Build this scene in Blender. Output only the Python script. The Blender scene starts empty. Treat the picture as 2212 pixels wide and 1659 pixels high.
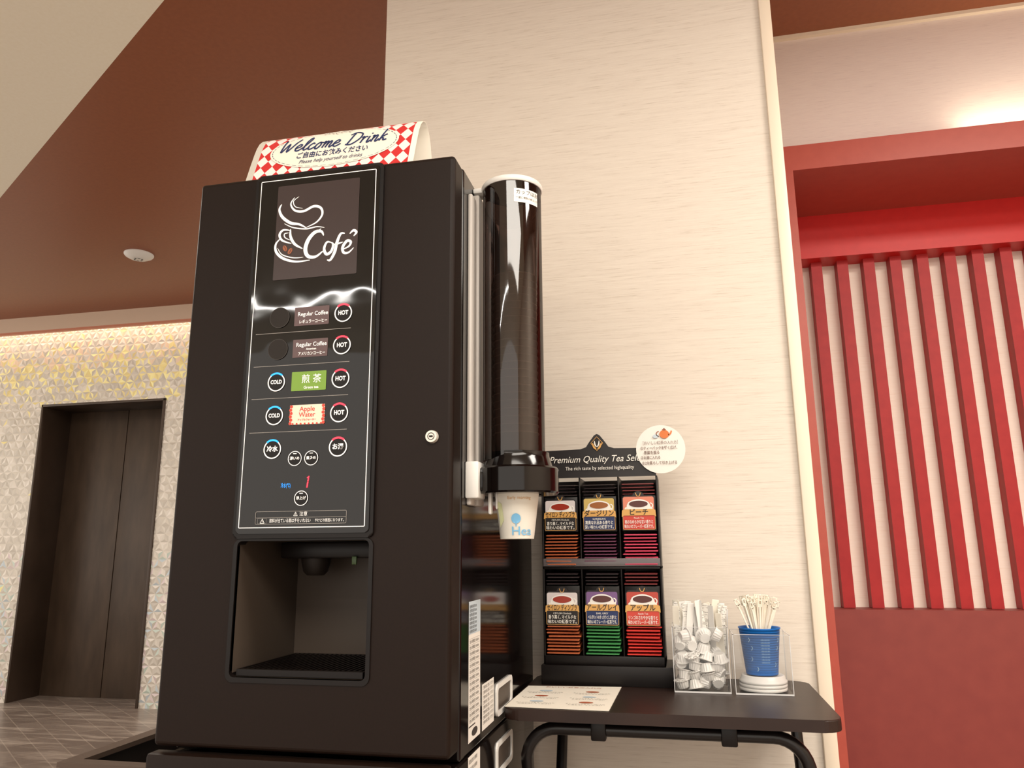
import bpy, bmesh, math, random
from mathutils import Matrix, Vector
random.seed(7)
scene=bpy.context.scene
COL=scene.collection
scene.view_settings.view_transform='Standard'
scene.view_settings.look='None'

# ------------------------------------------------------------ materials
def lin(c):
    out=[]
    for v in c:
        v=v/255.0
        out.append(v/12.92 if v<=0.04045 else ((v+0.055)/1.055)**2.4)
    return tuple(out)+(1.0,)
MATS={}
def mat(name,c,rough=0.5,metal=0.0,emit=None,es=0.0,coat=0.0,spec=0.5):
    if name in MATS: return MATS[name]
    m=bpy.data.materials.new(name); m.use_nodes=True
    b=m.node_tree.nodes['Principled BSDF']
    b.inputs['Base Color'].default_value=lin(c)
    b.inputs['Roughness'].default_value=rough
    b.inputs['Metallic'].default_value=metal
    b.inputs['Specular IOR Level'].default_value=spec
    b.inputs['Coat Weight'].default_value=coat
    b.inputs['Coat Roughness'].default_value=0.05
    if emit:
        b.inputs['Emission Color'].default_value=lin(emit)
        b.inputs['Emission Strength'].default_value=es
    MATS[name]=m
    return m
def noise_mat(name,c1,c2,scale=(1,1,1),nscale=5,detail=6,rough=0.6,bump=0.0,bdist=0.002,metal=0.0,spec=0.5,lo=0.3,hi=0.7):
    m=mat(name,c1,rough,metal,spec=spec); nt=m.node_tree; N=nt.nodes; L=nt.links
    b=N['Principled BSDF']
    tc=N.new('ShaderNodeTexCoord'); mp=N.new('ShaderNodeMapping'); mp.inputs['Scale'].default_value=scale
    nz=N.new('ShaderNodeTexNoise'); nz.inputs['Scale'].default_value=nscale; nz.inputs['Detail'].default_value=detail
    cr=N.new('ShaderNodeValToRGB')
    cr.color_ramp.elements[0].color=lin(c1); cr.color_ramp.elements[1].color=lin(c2)
    cr.color_ramp.elements[0].position=lo; cr.color_ramp.elements[1].position=hi
    L.new(tc.outputs['Object'],mp.inputs['Vector']); L.new(mp.outputs['Vector'],nz.inputs['Vector'])
    L.new(nz.outputs['Fac'],cr.inputs['Fac']); L.new(cr.outputs['Color'],b.inputs['Base Color'])
    if bump:
        bp=N.new('ShaderNodeBump'); bp.inputs['Strength'].default_value=bump; bp.inputs['Distance'].default_value=bdist
        L.new(nz.outputs['Fac'],bp.inputs['Height']); L.new(bp.outputs['Normal'],b.inputs['Normal'])
    return m
def clear_mat(name,tint,gl=0.04,rough=0.03,gmax=0.5):
    m=bpy.data.materials.new(name); m.use_nodes=True; nt=m.node_tree; N=nt.nodes; L=nt.links
    N.remove(N['Principled BSDF'])
    t=N.new('ShaderNodeBsdfTransparent'); t.inputs['Color'].default_value=lin(tint)
    g=N.new('ShaderNodeBsdfGlossy'); g.inputs['Roughness'].default_value=rough; g.inputs['Color'].default_value=(1,1,1,1)
    lw=N.new('ShaderNodeLayerWeight'); lw.inputs['Blend'].default_value=0.25
    mr=N.new('ShaderNodeMapRange'); mr.inputs['To Min'].default_value=gl; mr.inputs['To Max'].default_value=gmax
    mx=N.new('ShaderNodeMixShader')
    L.new(lw.outputs['Fresnel'],mr.inputs['Value']); L.new(mr.outputs['Result'],mx.inputs['Fac'])
    L.new(t.outputs[0],mx.inputs[1]); L.new(g.outputs[0],mx.inputs[2])
    L.new(mx.outputs[0],N['Material Output'].inputs['Surface'])
    MATS[name]=m
    return m

M_door=noise_mat('satin black steel',(23,13,8),(27,16,11),nscale=300,rough=0.45,spec=0.18)
M_body=mat('glossy black side',(14,9,8),0.12,spec=0.4)
M_blk=mat('black plastic',(15,10,9),0.38,spec=0.28)
M_blk2=mat('soft black plastic',(32,26,22),0.55,spec=0.3)
M_bay=mat('bay grey plastic',(74,64,56),0.45,spec=0.3)
M_white=mat('white print',(235,232,225),0.5)
M_wplast=mat('white plastic',(228,226,222),0.35)
M_rail=mat('pale grey plastic',(196,190,184),0.4)
M_txt=mat('panel white print',(235,232,228),0.5,emit=(235,232,228),es=0.3)
M_line=mat('panel line print',(150,145,140),0.5)
M_red=mat('red led',(235,40,60),0.4,emit=(255,50,70),es=1.6)
M_blue=mat('blue led',(20,130,230),0.4,emit=(40,160,255),es=1.4)
M_navy=mat('navy ink',(32,48,92),0.6)
M_greyp=mat('grey print',(150,145,140),0.6)
M_dgrey=mat('dark print',(60,55,52),0.6)
M_disp=mat('screen grey',(50,40,38),0.25,emit=(66,53,50),es=0.4,spec=0.3)
M_lcd=mat('label window rose brown',(78,60,58),0.3,emit=(110,88,86),es=0.4,spec=0.3)
M_green=mat('label window green',(100,132,40),0.3,emit=(120,150,50),es=0.4)
M_cream=mat('label window cream',(220,195,170),0.3,emit=(246,226,205),es=0.3)
M_apple=mat('apple red',(190,60,42),0.4,emit=(205,70,50),es=0.2)
M_brownbean=mat('bean brown',(150,85,55),0.5)
M_paper=mat('paper',(236,230,216),0.7)
M_gold=mat('gold ink',(210,160,88),0.4)
M_teared=mat('tea liquid',(150,45,25),0.3)
M_teabrown=mat('dark tea liquid',(80,32,25),0.3)
M_picbg=mat('photo backdrop',(210,202,202),0.5)
M_orange=mat('orange packet',(176,94,56),0.42)
M_purple=mat('purple packet',(100,52,76),0.42)
M_pink=mat('pink packet',(200,68,96),0.42)
M_greenp=mat('green packet',(64,138,78),0.42)
M_redp=mat('red packet',(205,56,48),0.42)
M_dkpack=mat('dark packet',(38,26,28),0.4)
M_cardblk=mat('card black',(24,19,20),0.45)
M_cardred=mat('card red',(195,62,48),0.45)
M_bluecup=mat('blue paper cup',(10,104,188),0.4)
nt=M_bluecup.node_tree;N=nt.nodes
_t=N.new('ShaderNodeTexCoord');_w=N.new('ShaderNodeTexWave');_w.bands_direction='Z';_w.inputs['Scale'].default_value=70
_b=N.new('ShaderNodeBump');_b.inputs['Strength'].default_value=0.5;_b.inputs['Distance'].default_value=0.0008
nt.links.new(_t.outputs['Object'],_w.inputs['Vector']);nt.links.new(_w.outputs['Fac'],_b.inputs['Height']);nt.links.new(_b.outputs['Normal'],N['Principled BSDF'].inputs['Normal'])
M_cup=mat('cream paper cup',(240,238,228),0.55)
M_tube=clear_mat('smoked acrylic',(114,99,94),0.05,0.04,0.45)
M_clear=clear_mat('clear acrylic',(251,251,251),0.02,0.03,0.2)
M_edgeshine=mat('acrylic edge shine',(205,205,205),0.2)  # whitish tone stands in for light caught along the acrylic edges
M_steel=mat('black steel tube',(20,16,16),0.28,spec=0.4)
M_tabletop=noise_mat('dark wood veneer',(34,21,17),(46,30,24),scale=(2,30,2),nscale=4,rough=0.38,spec=0.35)
M_sky=mat('sky blue print',(110,172,212),0.5)
M_pale=mat('pale blue print',(190,205,215),0.5)

# ------------------------------------------------------------ mesh helpers
def newobj(name,me,parent=None,ms=()):
    ob=bpy.data.objects.new(name,me); COL.objects.link(ob)
    for m in ms: me.materials.append(m)
    if parent is not None: attach(ob,parent)
    return ob
def attach(ob,parent):
    ob.parent=parent
    bpy.context.view_layer.update()
    ob.matrix_parent_inverse=parent.matrix_world.inverted()
def root(name,loc,label,cat,group=None):
    e=bpy.data.objects.new(name,None); e.empty_display_size=0.05; e.location=loc
    COL.objects.link(e); e['label']=label; e['category']=cat
    if group: e['group']=group
    bpy.context.view_layer.update()
    return e
def from_bm(name,bm,m,parent=None,smooth=False):
    me=bpy.data.meshes.new(name); bmesh.ops.recalc_face_normals(bm,faces=bm.faces[:]) ; bm.to_mesh(me); bm.free()
    if smooth:
        for p in me.polygons: p.use_smooth=True
        try: me.set_sharp_from_angle(angle=math.radians(35))
        except Exception: pass
    return newobj(name,me,parent,[m] if not isinstance(m,(list,tuple)) else m)
def bm_box(bm,x0,x1,y0,y1,z0,z1,bev=0,seg=2):
    b=bmesh.new()
    bmesh.ops.create_cube(b,size=1)
    for v in b.verts:
        v.co=Vector(((x0+x1)/2+v.co.x*(x1-x0),(y0+y1)/2+v.co.y*(y1-y0),(z0+z1)/2+v.co.z*(z1-z0)))
    if bev: bmesh.ops.bevel(b,geom=b.edges[:],offset=bev,segments=seg,profile=0.5,affect='EDGES')
    me=bpy.data.meshes.new('tmp'); b.to_mesh(me); b.free(); bm.from_mesh(me); bpy.data.meshes.remove(me)
def box(name,x0,x1,y0,y1,z0,z1,m,parent=None,bev=0,seg=2,smooth=None):
    bm=bmesh.new(); bm_box(bm,x0,x1,y0,y1,z0,z1,bev,seg)
    return from_bm(name,bm,m,parent,smooth=(bev>0 if smooth is None else smooth))
def boxes(name,lst,m,parent=None,bev=0):
    bm=bmesh.new()
    for l in lst: bm_box(bm,*l,bev)
    return from_bm(name,bm,m,parent,smooth=bev>0)
def bm_lathe(bm,prof,cx,cy,seg=40,cap=False):
    rings=[]
    for r,z in prof:
        if r<1e-6: rings.append([bm.verts.new((cx,cy,z))])
        else: rings.append([bm.verts.new((cx+r*math.cos(2*math.pi*i/seg),cy+r*math.sin(2*math.pi*i/seg),z)) for i in range(seg)])
    for a,b in zip(rings,rings[1:]):
        for i in range(seg):
            j=(i+1)%seg
            if len(a)==1 and len(b)==1: continue
            if len(a)==1: bm.faces.new((a[0],b[i],b[j]))
            elif len(b)==1: bm.faces.new((a[i],a[j],b[0]))
            else: bm.faces.new((a[i],a[j],b[j],b[i]))
def lathe(name,prof,cx,cy,m,parent=None,seg=40):
    bm=bmesh.new(); bm_lathe(bm,prof,cx,cy,seg); return from_bm(name,bm,m,parent,smooth=True)
def tube(name,pts,r,m,parent=None,seg=12):
    bm=bmesh.new(); pts=[Vector(p) for p in pts]; rings=[]; up=None
    for i,p in enumerate(pts):
        t=((pts[min(i+1,len(pts)-1)]-pts[max(i-1,0)])).normalized()
        if up is None: up=t.orthogonal().normalized()
        n=(up-t*up.dot(t)).normalized(); up=n; b=t.cross(n)
        rings.append([bm.verts.new(p+r*(math.cos(2*math.pi*k/seg)*n+math.sin(2*math.pi*k/seg)*b)) for k in range(seg)])
    for a,b in zip(rings,rings[1:]):
        for k in range(seg): bm.faces.new((a[k],a[(k+1)%seg],b[(k+1)%seg],b[k]))
    bm.faces.new(rings[0]); bm.faces.new(rings[-1])
    return from_bm(name,bm,m,parent,smooth=True)
def spline(P,n=8):
    out=[]; P=[Vector((p[0],p[1],p[2] if len(p)>2 else 0)) for p in P]
    for i in range(len(P)-1):
        p0=P[max(i-1,0)];p1=P[i];p2=P[i+1];p3=P[min(i+2,len(P)-1)]
        for k in range(n):
            t=k/n
            out.append(0.5*((2*p1)+(p2-p0)*t+(2*p0-5*p1+4*p2-p3)*t*t+(3*p1-p0-3*p2+p3)*t**3))
    out.append(P[-1]); return out
def boolean_cut(ob,cutters):
    for c in cutters:
        md=ob.modifiers.new('b','BOOLEAN'); md.object=c; md.operation='DIFFERENCE'; md.solver='EXACT'
    dg=bpy.context.evaluated_depsgraph_get(); dg.update()
    me=bpy.data.meshes.new_from_object(ob.evaluated_get(dg))
    ob.modifiers.clear(); ob.data=me
    for c in cutters: bpy.data.objects.remove(c,do_unlink=True)

# flat artwork (2-D shapes mapped on a surface)
TC={}
def txt(s,size,shear=0.0,bold=0.0,align='CENTER',sp=1.0):
    k=(s,size,shear,bold,align,sp)
    if k in TC: return TC[k]
    cu=bpy.data.curves.new('t','FONT'); cu.body=s; cu.size=size; cu.align_x=align; cu.align_y='CENTER'
    cu.shear=shear; cu.offset=bold; cu.resolution_u=3; cu.space_character=sp
    ob=bpy.data.objects.new('t',cu); COL.objects.link(ob)
    dg=bpy.context.evaluated_depsgraph_get(); dg.update()
    me=bpy.data.meshes.new_from_object(ob.evaluated_get(dg))
    r=([(v.co.x,v.co.y) for v in me.vertices],[tuple(p.vertices) for p in me.polygons])
    bpy.data.objects.remove(ob,do_unlink=True); bpy.data.curves.remove(cu); bpy.data.meshes.remove(me)
    TC[k]=r; return r
class Flat:
    def __init__(s,name,mapf): s.name=name;s.map=mapf;s.v=[];s.f=[];s.mi=[];s.ms=[]
    def add(s,vf,m,lv=0,dx=0,dy=0,rot=0,sx=1):
        vs,fs=vf; o=len(s.v)
        if m not in s.ms: s.ms.append(m)
        k=s.ms.index(m); c,n=math.cos(rot),math.sin(rot)
        for x,y in vs:
            x*=sx
            s.v.append(s.map(dx+x*c-y*n,dy+x*n+y*c,lv))
        for f in fs: s.f.append([o+i for i in f]); s.mi.append(k)
    def text(s,t,x,y,size,m,lv=1,shear=0,bold=0,align='CENTER',rot=0,fit=None,sx=1):
        vf=txt(t,size,shear,bold,align)
        if fit and vf[0]:
            w=max(v[0] for v in vf[0])-min(v[0] for v in vf[0])
            if w>0: sx=fit/w
        s.add(vf,m,lv,x,y,rot,sx)
    def build(s,parent=None):
        me=bpy.data.meshes.new(s.name); me.from_pydata(s.v,[],s.f); me.update()
        for m in s.ms: me.materials.append(m)
        for p,k in zip(me.polygons,s.mi): p.material_index=k
        ob=bpy.data.objects.new(s.name,me); COL.objects.link(ob)
        if parent is not None: attach(ob,parent)
        return ob
def poly(vs): return (vs,[tuple(range(len(vs)))])
def rect(x0,y0,x1,y1): return poly([(x0,y0),(x1,y0),(x1,y1),(x0,y1)])
def rr_pts(x0,y0,x1,y1,r,n=5):
    P=[]
    for cx,cy,a in ((x1-r,y1-r,0),(x0+r,y1-r,90),(x0+r,y0+r,180),(x1-r,y0+r,270)):
        for i in range(n+1):
            t=math.radians(a+90*i/n); P.append((cx+r*math.cos(t),cy+r*math.sin(t)))
    return P
def rrect(x0,y0,x1,y1,r,n=5): return poly(rr_pts(x0,y0,x1,y1,r,n))
def outline(x0,y0,x1,y1,r,w,n=5):
    A=rr_pts(x0,y0,x1,y1,max(r,1e-4),n); B=rr_pts(x0+w,y0+w,x1-w,y1-w,max(r-w,1e-5),n); k=len(A)
    return (A+B,[(i,(i+1)%k,k+(i+1)%k,k+i) for i in range(k)])
def ell(cx,cy,rx,ry,n=32): return poly([(cx+rx*math.cos(2*math.pi*i/n),cy+ry*math.sin(2*math.pi*i/n)) for i in range(n)])
def ring(cx,cy,r0,r1,a0=0,a1=360,n=40,ky=1):
    vs=[];fs=[]
    for i in range(n+1):
        a=math.radians(a0+(a1-a0)*i/n)
        vs+= [(cx+r0*math.cos(a),cy+ky*r0*math.sin(a)),(cx+r1*math.cos(a),cy+ky*r1*math.sin(a))]
    for i in range(n): fs.append((2*i,2*i+1,2*i+3,2*i+2))
    return (vs,fs)
def stroke(P,w,taper=True,n=8):
    S=spline(P,n); vs=[];fs=[]
    for i,p in enumerate(S):
        t=(S[min(i+1,len(S)-1)]-S[max(i-1,0)]); t.normalize()
        k=i/(len(S)-1); ww=w*(0.15+0.85*math.sin(math.pi*k)**0.7) if taper else w
        nx,ny=-t.y*ww/2,t.x*ww/2
        vs+=[(p.x+nx,p.y+ny),(p.x-nx,p.y-ny)]
    for i in range(len(S)-1): fs.append((2*i,2*i+1,2*i+3,2*i+2))
    return (vs,fs)
LV=0.0003
def frontmap(y): return lambda u,v,l: (u,y-l*LV,v)
def sidemap(x): return lambda u,v,l: (x+l*LV,u,v)
def topmap(z): return lambda u,v,l: (u,v,z+l*LV)
def struct(ob): ob['kind']='structure'; return ob

# ------------------------------------------------------------ camera
R=Matrix(((0.97705,0.05231,0.20615),(0.21257,-0.20639,-0.95510),(-0.0074,0.9770,-0.2128)))
q=R.to_quaternion(); q.normalize()
cam=bpy.data.cameras.new('camera'); co=bpy.data.objects.new('camera',cam); COL.objects.link(co)
co.rotation_mode='QUATERNION'; co.rotation_quaternion=q; co.location=(0,0,0)
cam.sensor_width=36; cam.lens=36*1640/2212; cam.clip_start=0.02; cam.clip_end=100
scene.camera=co

FZ=-0.97; CZ=1.65
# ------------------------------------------------------------ room
m=mat('floor tile',(128,112,102),0.3); nt=m.node_tree;N=nt.nodes;L=nt.links;b=N['Principled BSDF']
tc=N.new('ShaderNodeTexCoord');mp=N.new('ShaderNodeMapping');mp.inputs['Rotation'].default_value=(0,0,math.radians(38))
br=N.new('ShaderNodeTexBrick');br.inputs['Scale'].default_value=2.2;br.inputs['Color1'].default_value=lin((116,103,95));br.inputs['Color2'].default_value=lin((132,119,110));br.inputs['Mortar'].default_value=lin((152,138,127));br.inputs['Mortar Size'].default_value=0.006;br.offset=0.5
nz=N.new('ShaderNodeTexNoise');nz.inputs['Scale'].default_value=2.5;nz.inputs['Detail'].default_value=8;nz.inputs['Distortion'].default_value=0.6
mp2=N.new('ShaderNodeMapping');mp2.inputs['Rotation'].default_value=(0,0,math.radians(38));mp2.inputs['Scale'].default_value=(1,7,1)
cr=N.new('ShaderNodeValToRGB');cr.color_ramp.elements[0].position=0.50;cr.color_ramp.elements[0].color=(0,0,0,1);cr.color_ramp.elements[1].position=0.72;cr.color_ramp.elements[1].color=lin((160,148,136))
mx=N.new('ShaderNodeMix');mx.data_type='RGBA';mx.blend_type='SCREEN';mx.inputs[0].default_value=0.8
L.new(tc.outputs['Object'],mp.inputs['Vector']);L.new(mp.outputs[0],br.inputs['Vector'])
L.new(tc.outputs['Object'],mp2.inputs['Vector']);L.new(mp2.outputs[0],nz.inputs['Vector'])
L.new(nz.outputs['Fac'],cr.inputs['Fac'])
L.new(br.outputs['Color'],mx.inputs[6]);L.new(cr.outputs['Color'],mx.inputs[7]);L.new(mx.outputs[2],b.inputs['Base Color'])
struct(box('floor',-7,3,-3.6,5.3,FZ-0.05,FZ,m))

M_ceilb=noise_mat('brown ceiling paper',(136,76,46),(144,82,51),nscale=60,rough=0.42,bump=0.05,spec=0.5)
M_ceilc=noise_mat('cream ceiling paper',(240,231,212),(243,235,218),nscale=80,rough=0.8)
def extr(name,pts,z0,z1,m):
    bm=bmesh.new(); a=[bm.verts.new((x,y,z0)) for x,y in pts]; c=[bm.verts.new((x,y,z1)) for x,y in pts]
    bm.faces.new(a); bm.faces.new(c)
    for i in range(len(pts)):
        j=(i+1)%len(pts); bm.faces.new((a[i],a[j],c[j],c[i]))
    return struct(from_bm(name,bm,m))
B=(2.107,-0.4456); A=(-5.694,4.36)
extr('ceiling',[A,B,(3,-0.4456),(3,4.36)],CZ,CZ+0.08,M_ceilb)
extr('ceiling.001',[(-7,-3.6),B,A,(-7,4.36)],CZ,CZ+0.08,M_ceilc)
extr('ceiling.002',[(-7,-3.6),(3,-3.6),(3,-0.4456),B],CZ,CZ+0.08,M_ceilc)
M_fascia=mat('fascia cream',(214,190,168),0.6)
M_copper=mat('copper trim',(205,135,108),0.4)
struct(box('trim_1',-7,-0.5,4.36,4.385,1.545,CZ,M_fascia))
struct(box('trim_2',-7,-0.5,4.36,4.385,1.528,1.545,M_copper))
struct(box('ceiling.003',-7,3,4.385,5.2,1.78,1.82,M_ceilc))

# hemp-leaf relief wall
def goldwall():
    bm=bmesh.new(); s=0.064; h=s*math.sqrt(3)/2; Y0=4.53
    x0,x1,z0,z1=-6.0,-1.6,FZ,1.78
    rows=int((z1-z0)/h)+2; cols=int((x1-x0)/s)+3
    V={}
    for r in range(rows):
        for c in range(cols):
            V[r,c]=bm.verts.new((x0-s/2+c*s+(r%2)*s/2,Y0,z0-0.02+r*h))
    tris=[]
    for r in range(rows-1):
        for c in range(cols-1):
            if r%2==0: tris+=[(V[r,c],V[r,c+1],V[r+1,c]),(V[r,c+1],V[r+1,c+1],V[r+1,c])]
            else: tris+=[(V[r,c],V[r,c+1],V[r+1,c+1]),(V[r,c],V[r+1,c+1],V[r+1,c])]
    for t in tris:
        ce=(t[0].co+t[1].co+t[2].co)/3
        cv=bm.verts.new((ce.x,Y0-0.0028,ce.z))
        for i in range(3): bm.faces.new((t[i],t[(i+1)%3],cv))
    def bis(co,no):
        bmesh.ops.bisect_plane(bm,geom=bm.verts[:]+bm.edges[:]+bm.faces[:],plane_co=co,plane_no=no)
    bis((-4.42,0,0),(1,0,0)); bis((-3.44,0,0),(1,0,0)); bis((0,0,1.025),(0,0,1)); bis((0,0,FZ),(0,0,1)); bis((0,0,z1),(0,0,1))
    kill=[f for f in bm.faces if (-4.42<f.calc_center_median().x<-3.44 and f.calc_center_median().z<1.025) or f.calc_center_median().z<FZ or f.calc_center_median().z>z1]
    bmesh.ops.delete(bm,geom=kill,context='FACES')
    cl=bm.loops.layers.float_color.new('tone')
    bm.normal_update()
    for f in bm.faces:
        if f.normal.y>0: f.normal_flip()
        z=f.calc_center_median().z
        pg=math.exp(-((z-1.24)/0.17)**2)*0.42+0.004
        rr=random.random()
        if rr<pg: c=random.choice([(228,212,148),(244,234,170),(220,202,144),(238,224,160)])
        elif z<0.0 and random.random()<0.2: c=random.choice([(184,194,200),(208,192,192),(190,202,192)])
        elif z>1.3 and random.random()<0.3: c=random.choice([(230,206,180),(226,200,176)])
        else: c=random.choice([(208,200,188),(192,184,173),(220,212,202),(200,192,181)])
        cc=lin(c)
        for lp in f.loops: lp[cl]=cc
    me=bpy.data.meshes.new('wall_back'); bm.to_mesh(me); bm.free()
    mm=mat('hemp leaf relief panel',(190,180,160),0.32,0.2); nt=mm.node_tree
    at=nt.nodes.new('ShaderNodeAttribute'); at.attribute_name='tone'
    nt.links.new(at.outputs['Color'],nt.nodes['Principled BSDF'].inputs['Base Color'])
    return struct(newobj('wall_back',me,None,[mm]))
goldwall()
M_elev=noise_mat('brown door steel',(60,47,37),(76,61,49),scale=(3,1,0.7),nscale=5,detail=8,rough=0.4,metal=0.2)
M_jamb=noise_mat('brown jamb steel',(56,44,35),(70,56,46),scale=(3,1,0.7),nscale=5,rough=0.4,metal=0.2)
struct(boxes('door_1',[(-4.42,-3.925-0.003,4.79,4.82,FZ,1.04),(-3.925+0.003,-3.44,4.79,4.82,FZ,1.04)],M_elev,bev=0.002))
struct(boxes('trim_3',[(-4.432,-4.417,4.52,4.83,FZ,1.040),(-3.443,-3.425,4.52,4.83,FZ,1.040),(-4.432,-3.425,4.52,4.83,1.023,1.040)],M_jamb,bev=0.002))
struct(box('wall_elevator',-4.5,-3.4,4.84,4.9,FZ,1.2,M_jamb))

def wallpaper(name,c1,c2,c3,bs=0.3):
    m=mat(name,c1,0.75,spec=0.25); nt=m.node_tree;N=nt.nodes;L=nt.links;b=N['Principled BSDF']
    tc=N.new('ShaderNodeTexCoord')
    def nz(sc,ns,det):
        mp=N.new('ShaderNodeMapping');mp.inputs['Scale'].default_value=sc
        n=N.new('ShaderNodeTexNoise');n.inputs['Scale'].default_value=ns;n.inputs['Detail'].default_value=det;n.inputs['Roughness'].default_value=0.7
        L.new(tc.outputs['Object'],mp.inputs['Vector']);L.new(mp.outputs[0],n.inputs['Vector']);return n
    a=nz((9,9,240),1.6,6)
    cr=N.new('ShaderNodeValToRGB');e=cr.color_ramp.elements
    e[0].position=0.28;e[0].color=lin(c1);e[1].position=0.68;e[1].color=lin(c3);k=e.new(0.43);k.color=lin(c2)
    L.new(a.outputs['Fac'],cr.inputs['Fac']);L.new(cr.outputs['Color'],b.inputs['Base Color'])
    bp=N.new('ShaderNodeBump');bp.inputs['Strength'].default_value=bs;bp.inputs['Distance'].default_value=0.0008
    L.new(a.outputs['Fac'],bp.inputs['Height']);L.new(bp.outputs['Normal'],b.inputs['Normal'])
    return m
M_wp=wallpaper('linen wallpaper',(196,184,170),(218,208,196),(226,217,205),0.4)
struct(box('wall_center',-0.738,0.283,1.77,3.0,FZ,CZ,M_wp))
M_bead=mat('cream corner bead',(234,220,200),0.4)
struct(box('trim_4',0.262,0.29,1.758,1.80,FZ,CZ,M_bead,bev=0.003))
M_wp2=wallpaper('linen wallpaper pale',(206,190,184),(224,208,202),(230,216,208))
M_wp3=wallpaper('linen wallpaper alcove',(240,222,206),(248,234,220),(250,238,226))
struct(box('wall_right',0.283,2.4,2.36,2.42,1.2,CZ,M_wp2))
struct(box('trim_5',0.283,2.4,2.345,2.36,CZ-0.012,CZ,M_bead))
M_rframe=noise_mat('red paint with pale sheen',(172,74,60),(178,79,64),nscale=30,rough=0.38)  # vivid red paint, with its pale reflected sheen mixed into the colour
M_rslat=noise_mat('deep red paint',(164,34,38),(174,40,42),nscale=30,rough=0.5,spec=0.35)
M_rband=noise_mat('bright red paint',(196,26,24),(204,30,27),nscale=30,rough=0.45)
M_rlow=noise_mat('red panel with dulling sheen',(134,54,49),(142,60,53),nscale=20,rough=0.5)  # duller than the red paint: reflected light is put into the colour
struct(boxes('trim_6',[(0.32,0.401,2.30,2.69,FZ,1.143),(0.32,2.3,2.30,2.69,1.143,1.226),(2.2,2.3,2.30,2.69,FZ,1.143)],M_rframe))
struct(box('trim_7',0.401,2.2,2.665,2.76,0.986,1.143,M_rband))
struct(box('wall_alcove',0.3,2.35,2.76,2.82,FZ,1.2,M_wp3))
struct(box('wall_panel',0.401,2.2,2.655,2.76,FZ,-0.193,M_rlow))
scr=root('slat_screen',(1.3,2.74,-0.193),'screen of upright red painted slats set in a red framed alcove','wall screen')
X=0.503;first=None
while X<2.16:
    if first is None:
        first=box('slat',X,X+0.036,2.712,2.759,-0.192,0.986,M_rslat,scr,smooth=False); X0=X
    else:
        s=first.copy(); s.location=(X-X0,0,0); COL.objects.link(s)
    X+=0.0862
M_plain=noise_mat('beige wall paint',(206,192,176),(212,198,182),nscale=40,rough=0.8)
struct(box('wall_east',2.4,2.5,-3.6,2.85,FZ,CZ,M_plain))

# smoke detector
sd=root('smoke_detector',(-2.914,3.508,CZ),'round white ceiling smoke detector with vent slots','smoke detector')
lathe('housing',[(0,CZ-0.03),(0.03,CZ-0.032),(0.05,CZ-0.026),(0.072,CZ-0.014),(0.078,CZ-0.006),(0.078,CZ-0.0002),(0,CZ-0.0002)],-2.914,3.508,M_wplast,sd)
f=Flat('vent_slots',lambda u,v,l:(u,v,CZ-0.0335-l*LV))
for i in range(6):
    a=i*math.pi/3; f.add(ring(-2.914,3.508,0.016,0.024,math.degrees(a),math.degrees(a)+35,6),M_dgrey)
f.build(sd)

# ------------------------------------------------------------ coffee machine
XL,XR=-0.7865,-0.325; YF=1.08; ZT=0.627; ZB=-0.283
cm=root('coffee_vending_machine',(-0.556,1.38,-0.30),'tall black hot drink machine with glossy control panel','coffee machine')
body=box('body',XL+0.002,XR,1.132,1.70,-0.298,ZT+0.003,M_body,cm,bev=0.004,smooth=False)
OX0,OX1,OZ0,OZ1=-0.667,-0.451,-0.1825,0.0155
cut=box('c1',OX0,OX1,1.0,1.32,OZ0,OZ1,M_bay)
boolean_cut(body,[cut])
door=box('door',XL,XR,YF,1.13,ZB,ZT,M_door,cm,bev=0.007,seg=4,smooth=False)
bmc=bmesh.new(); bm_box(bmc,OX0,OX1,1.0,1.2,OZ0,OZ1); c2=from_bm('c2',bmc,M_bay)
boolean_cut(door,[c2])
for o in (body,door):
    for p in o.data.polygons: p.use_smooth=False
PX0,PX1=-0.672,-0.4475
def slab(name,pts,y0,y1,m,parent,bev=0.0025):
    bm=bmesh.new(); a=[bm.verts.new((x,y0,z)) for x,z in pts]; c=[bm.verts.new((x,y1,z)) for x,z in pts]
    fa=bm.faces.new(a); bm.faces.new(c)
    for i in range(len(pts)):
        j=(i+1)%len(pts); bm.faces.new((a[i],a[j],c[j],c[i]))
    if bev: bmesh.ops.bevel(bm,geom=list(fa.edges),offset=bev,segments=3,profile=0.5,affect='EDGES')
    return from_bm(name,bm,m,parent,smooth=False)
slab('panel_surround',rr_pts(PX0-0.003,0.019,PX1+0.003,0.6255,0.008),1.0745,1.082,M_blk,cm,0.003)
Mp=mat('glossy control film',(8,5,5),0.04,spec=0.5); nt=Mp.node_tree;N=nt.nodes
tcn=N.new('ShaderNodeTexCoord');nzn=N.new('ShaderNodeTexNoise');nzn.inputs['Scale'].default_value=13;nzn.inputs['Detail'].default_value=1
bpn=N.new('ShaderNodeBump');bpn.inputs['Strength'].default_value=1.0;bpn.inputs['Distance'].default_value=0.0011
nt.links.new(tcn.outputs['Object'],nzn.inputs['Vector']);nt.links.new(nzn.outputs['Fac'],bpn.inputs['Height']);nt.links.new(bpn.outputs['Normal'],N['Principled BSDF'].inputs['Normal'])
panel=slab('control_panel',rr_pts(PX0+0.003,0.026,PX1-0.003,0.620,0.006),1.0725,1.076,Mp,cm,0.001)
YP=1.0722
fl=Flat('panel_print',frontmap(YP))
fl.add(outline(-0.6645,0.0345,-0.4565,0.6135,0.002,0.0013),M_txt,0)
for z in (0.3435,0.289,0.236,0.182): fl.add(rect(-0.656,z-0.0004,-0.491,z+0.0004),M_line,1)
fl.add(outline(-0.636,0.040,-0.486,0.0595,0.002,0.0006),M_line,1)
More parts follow.
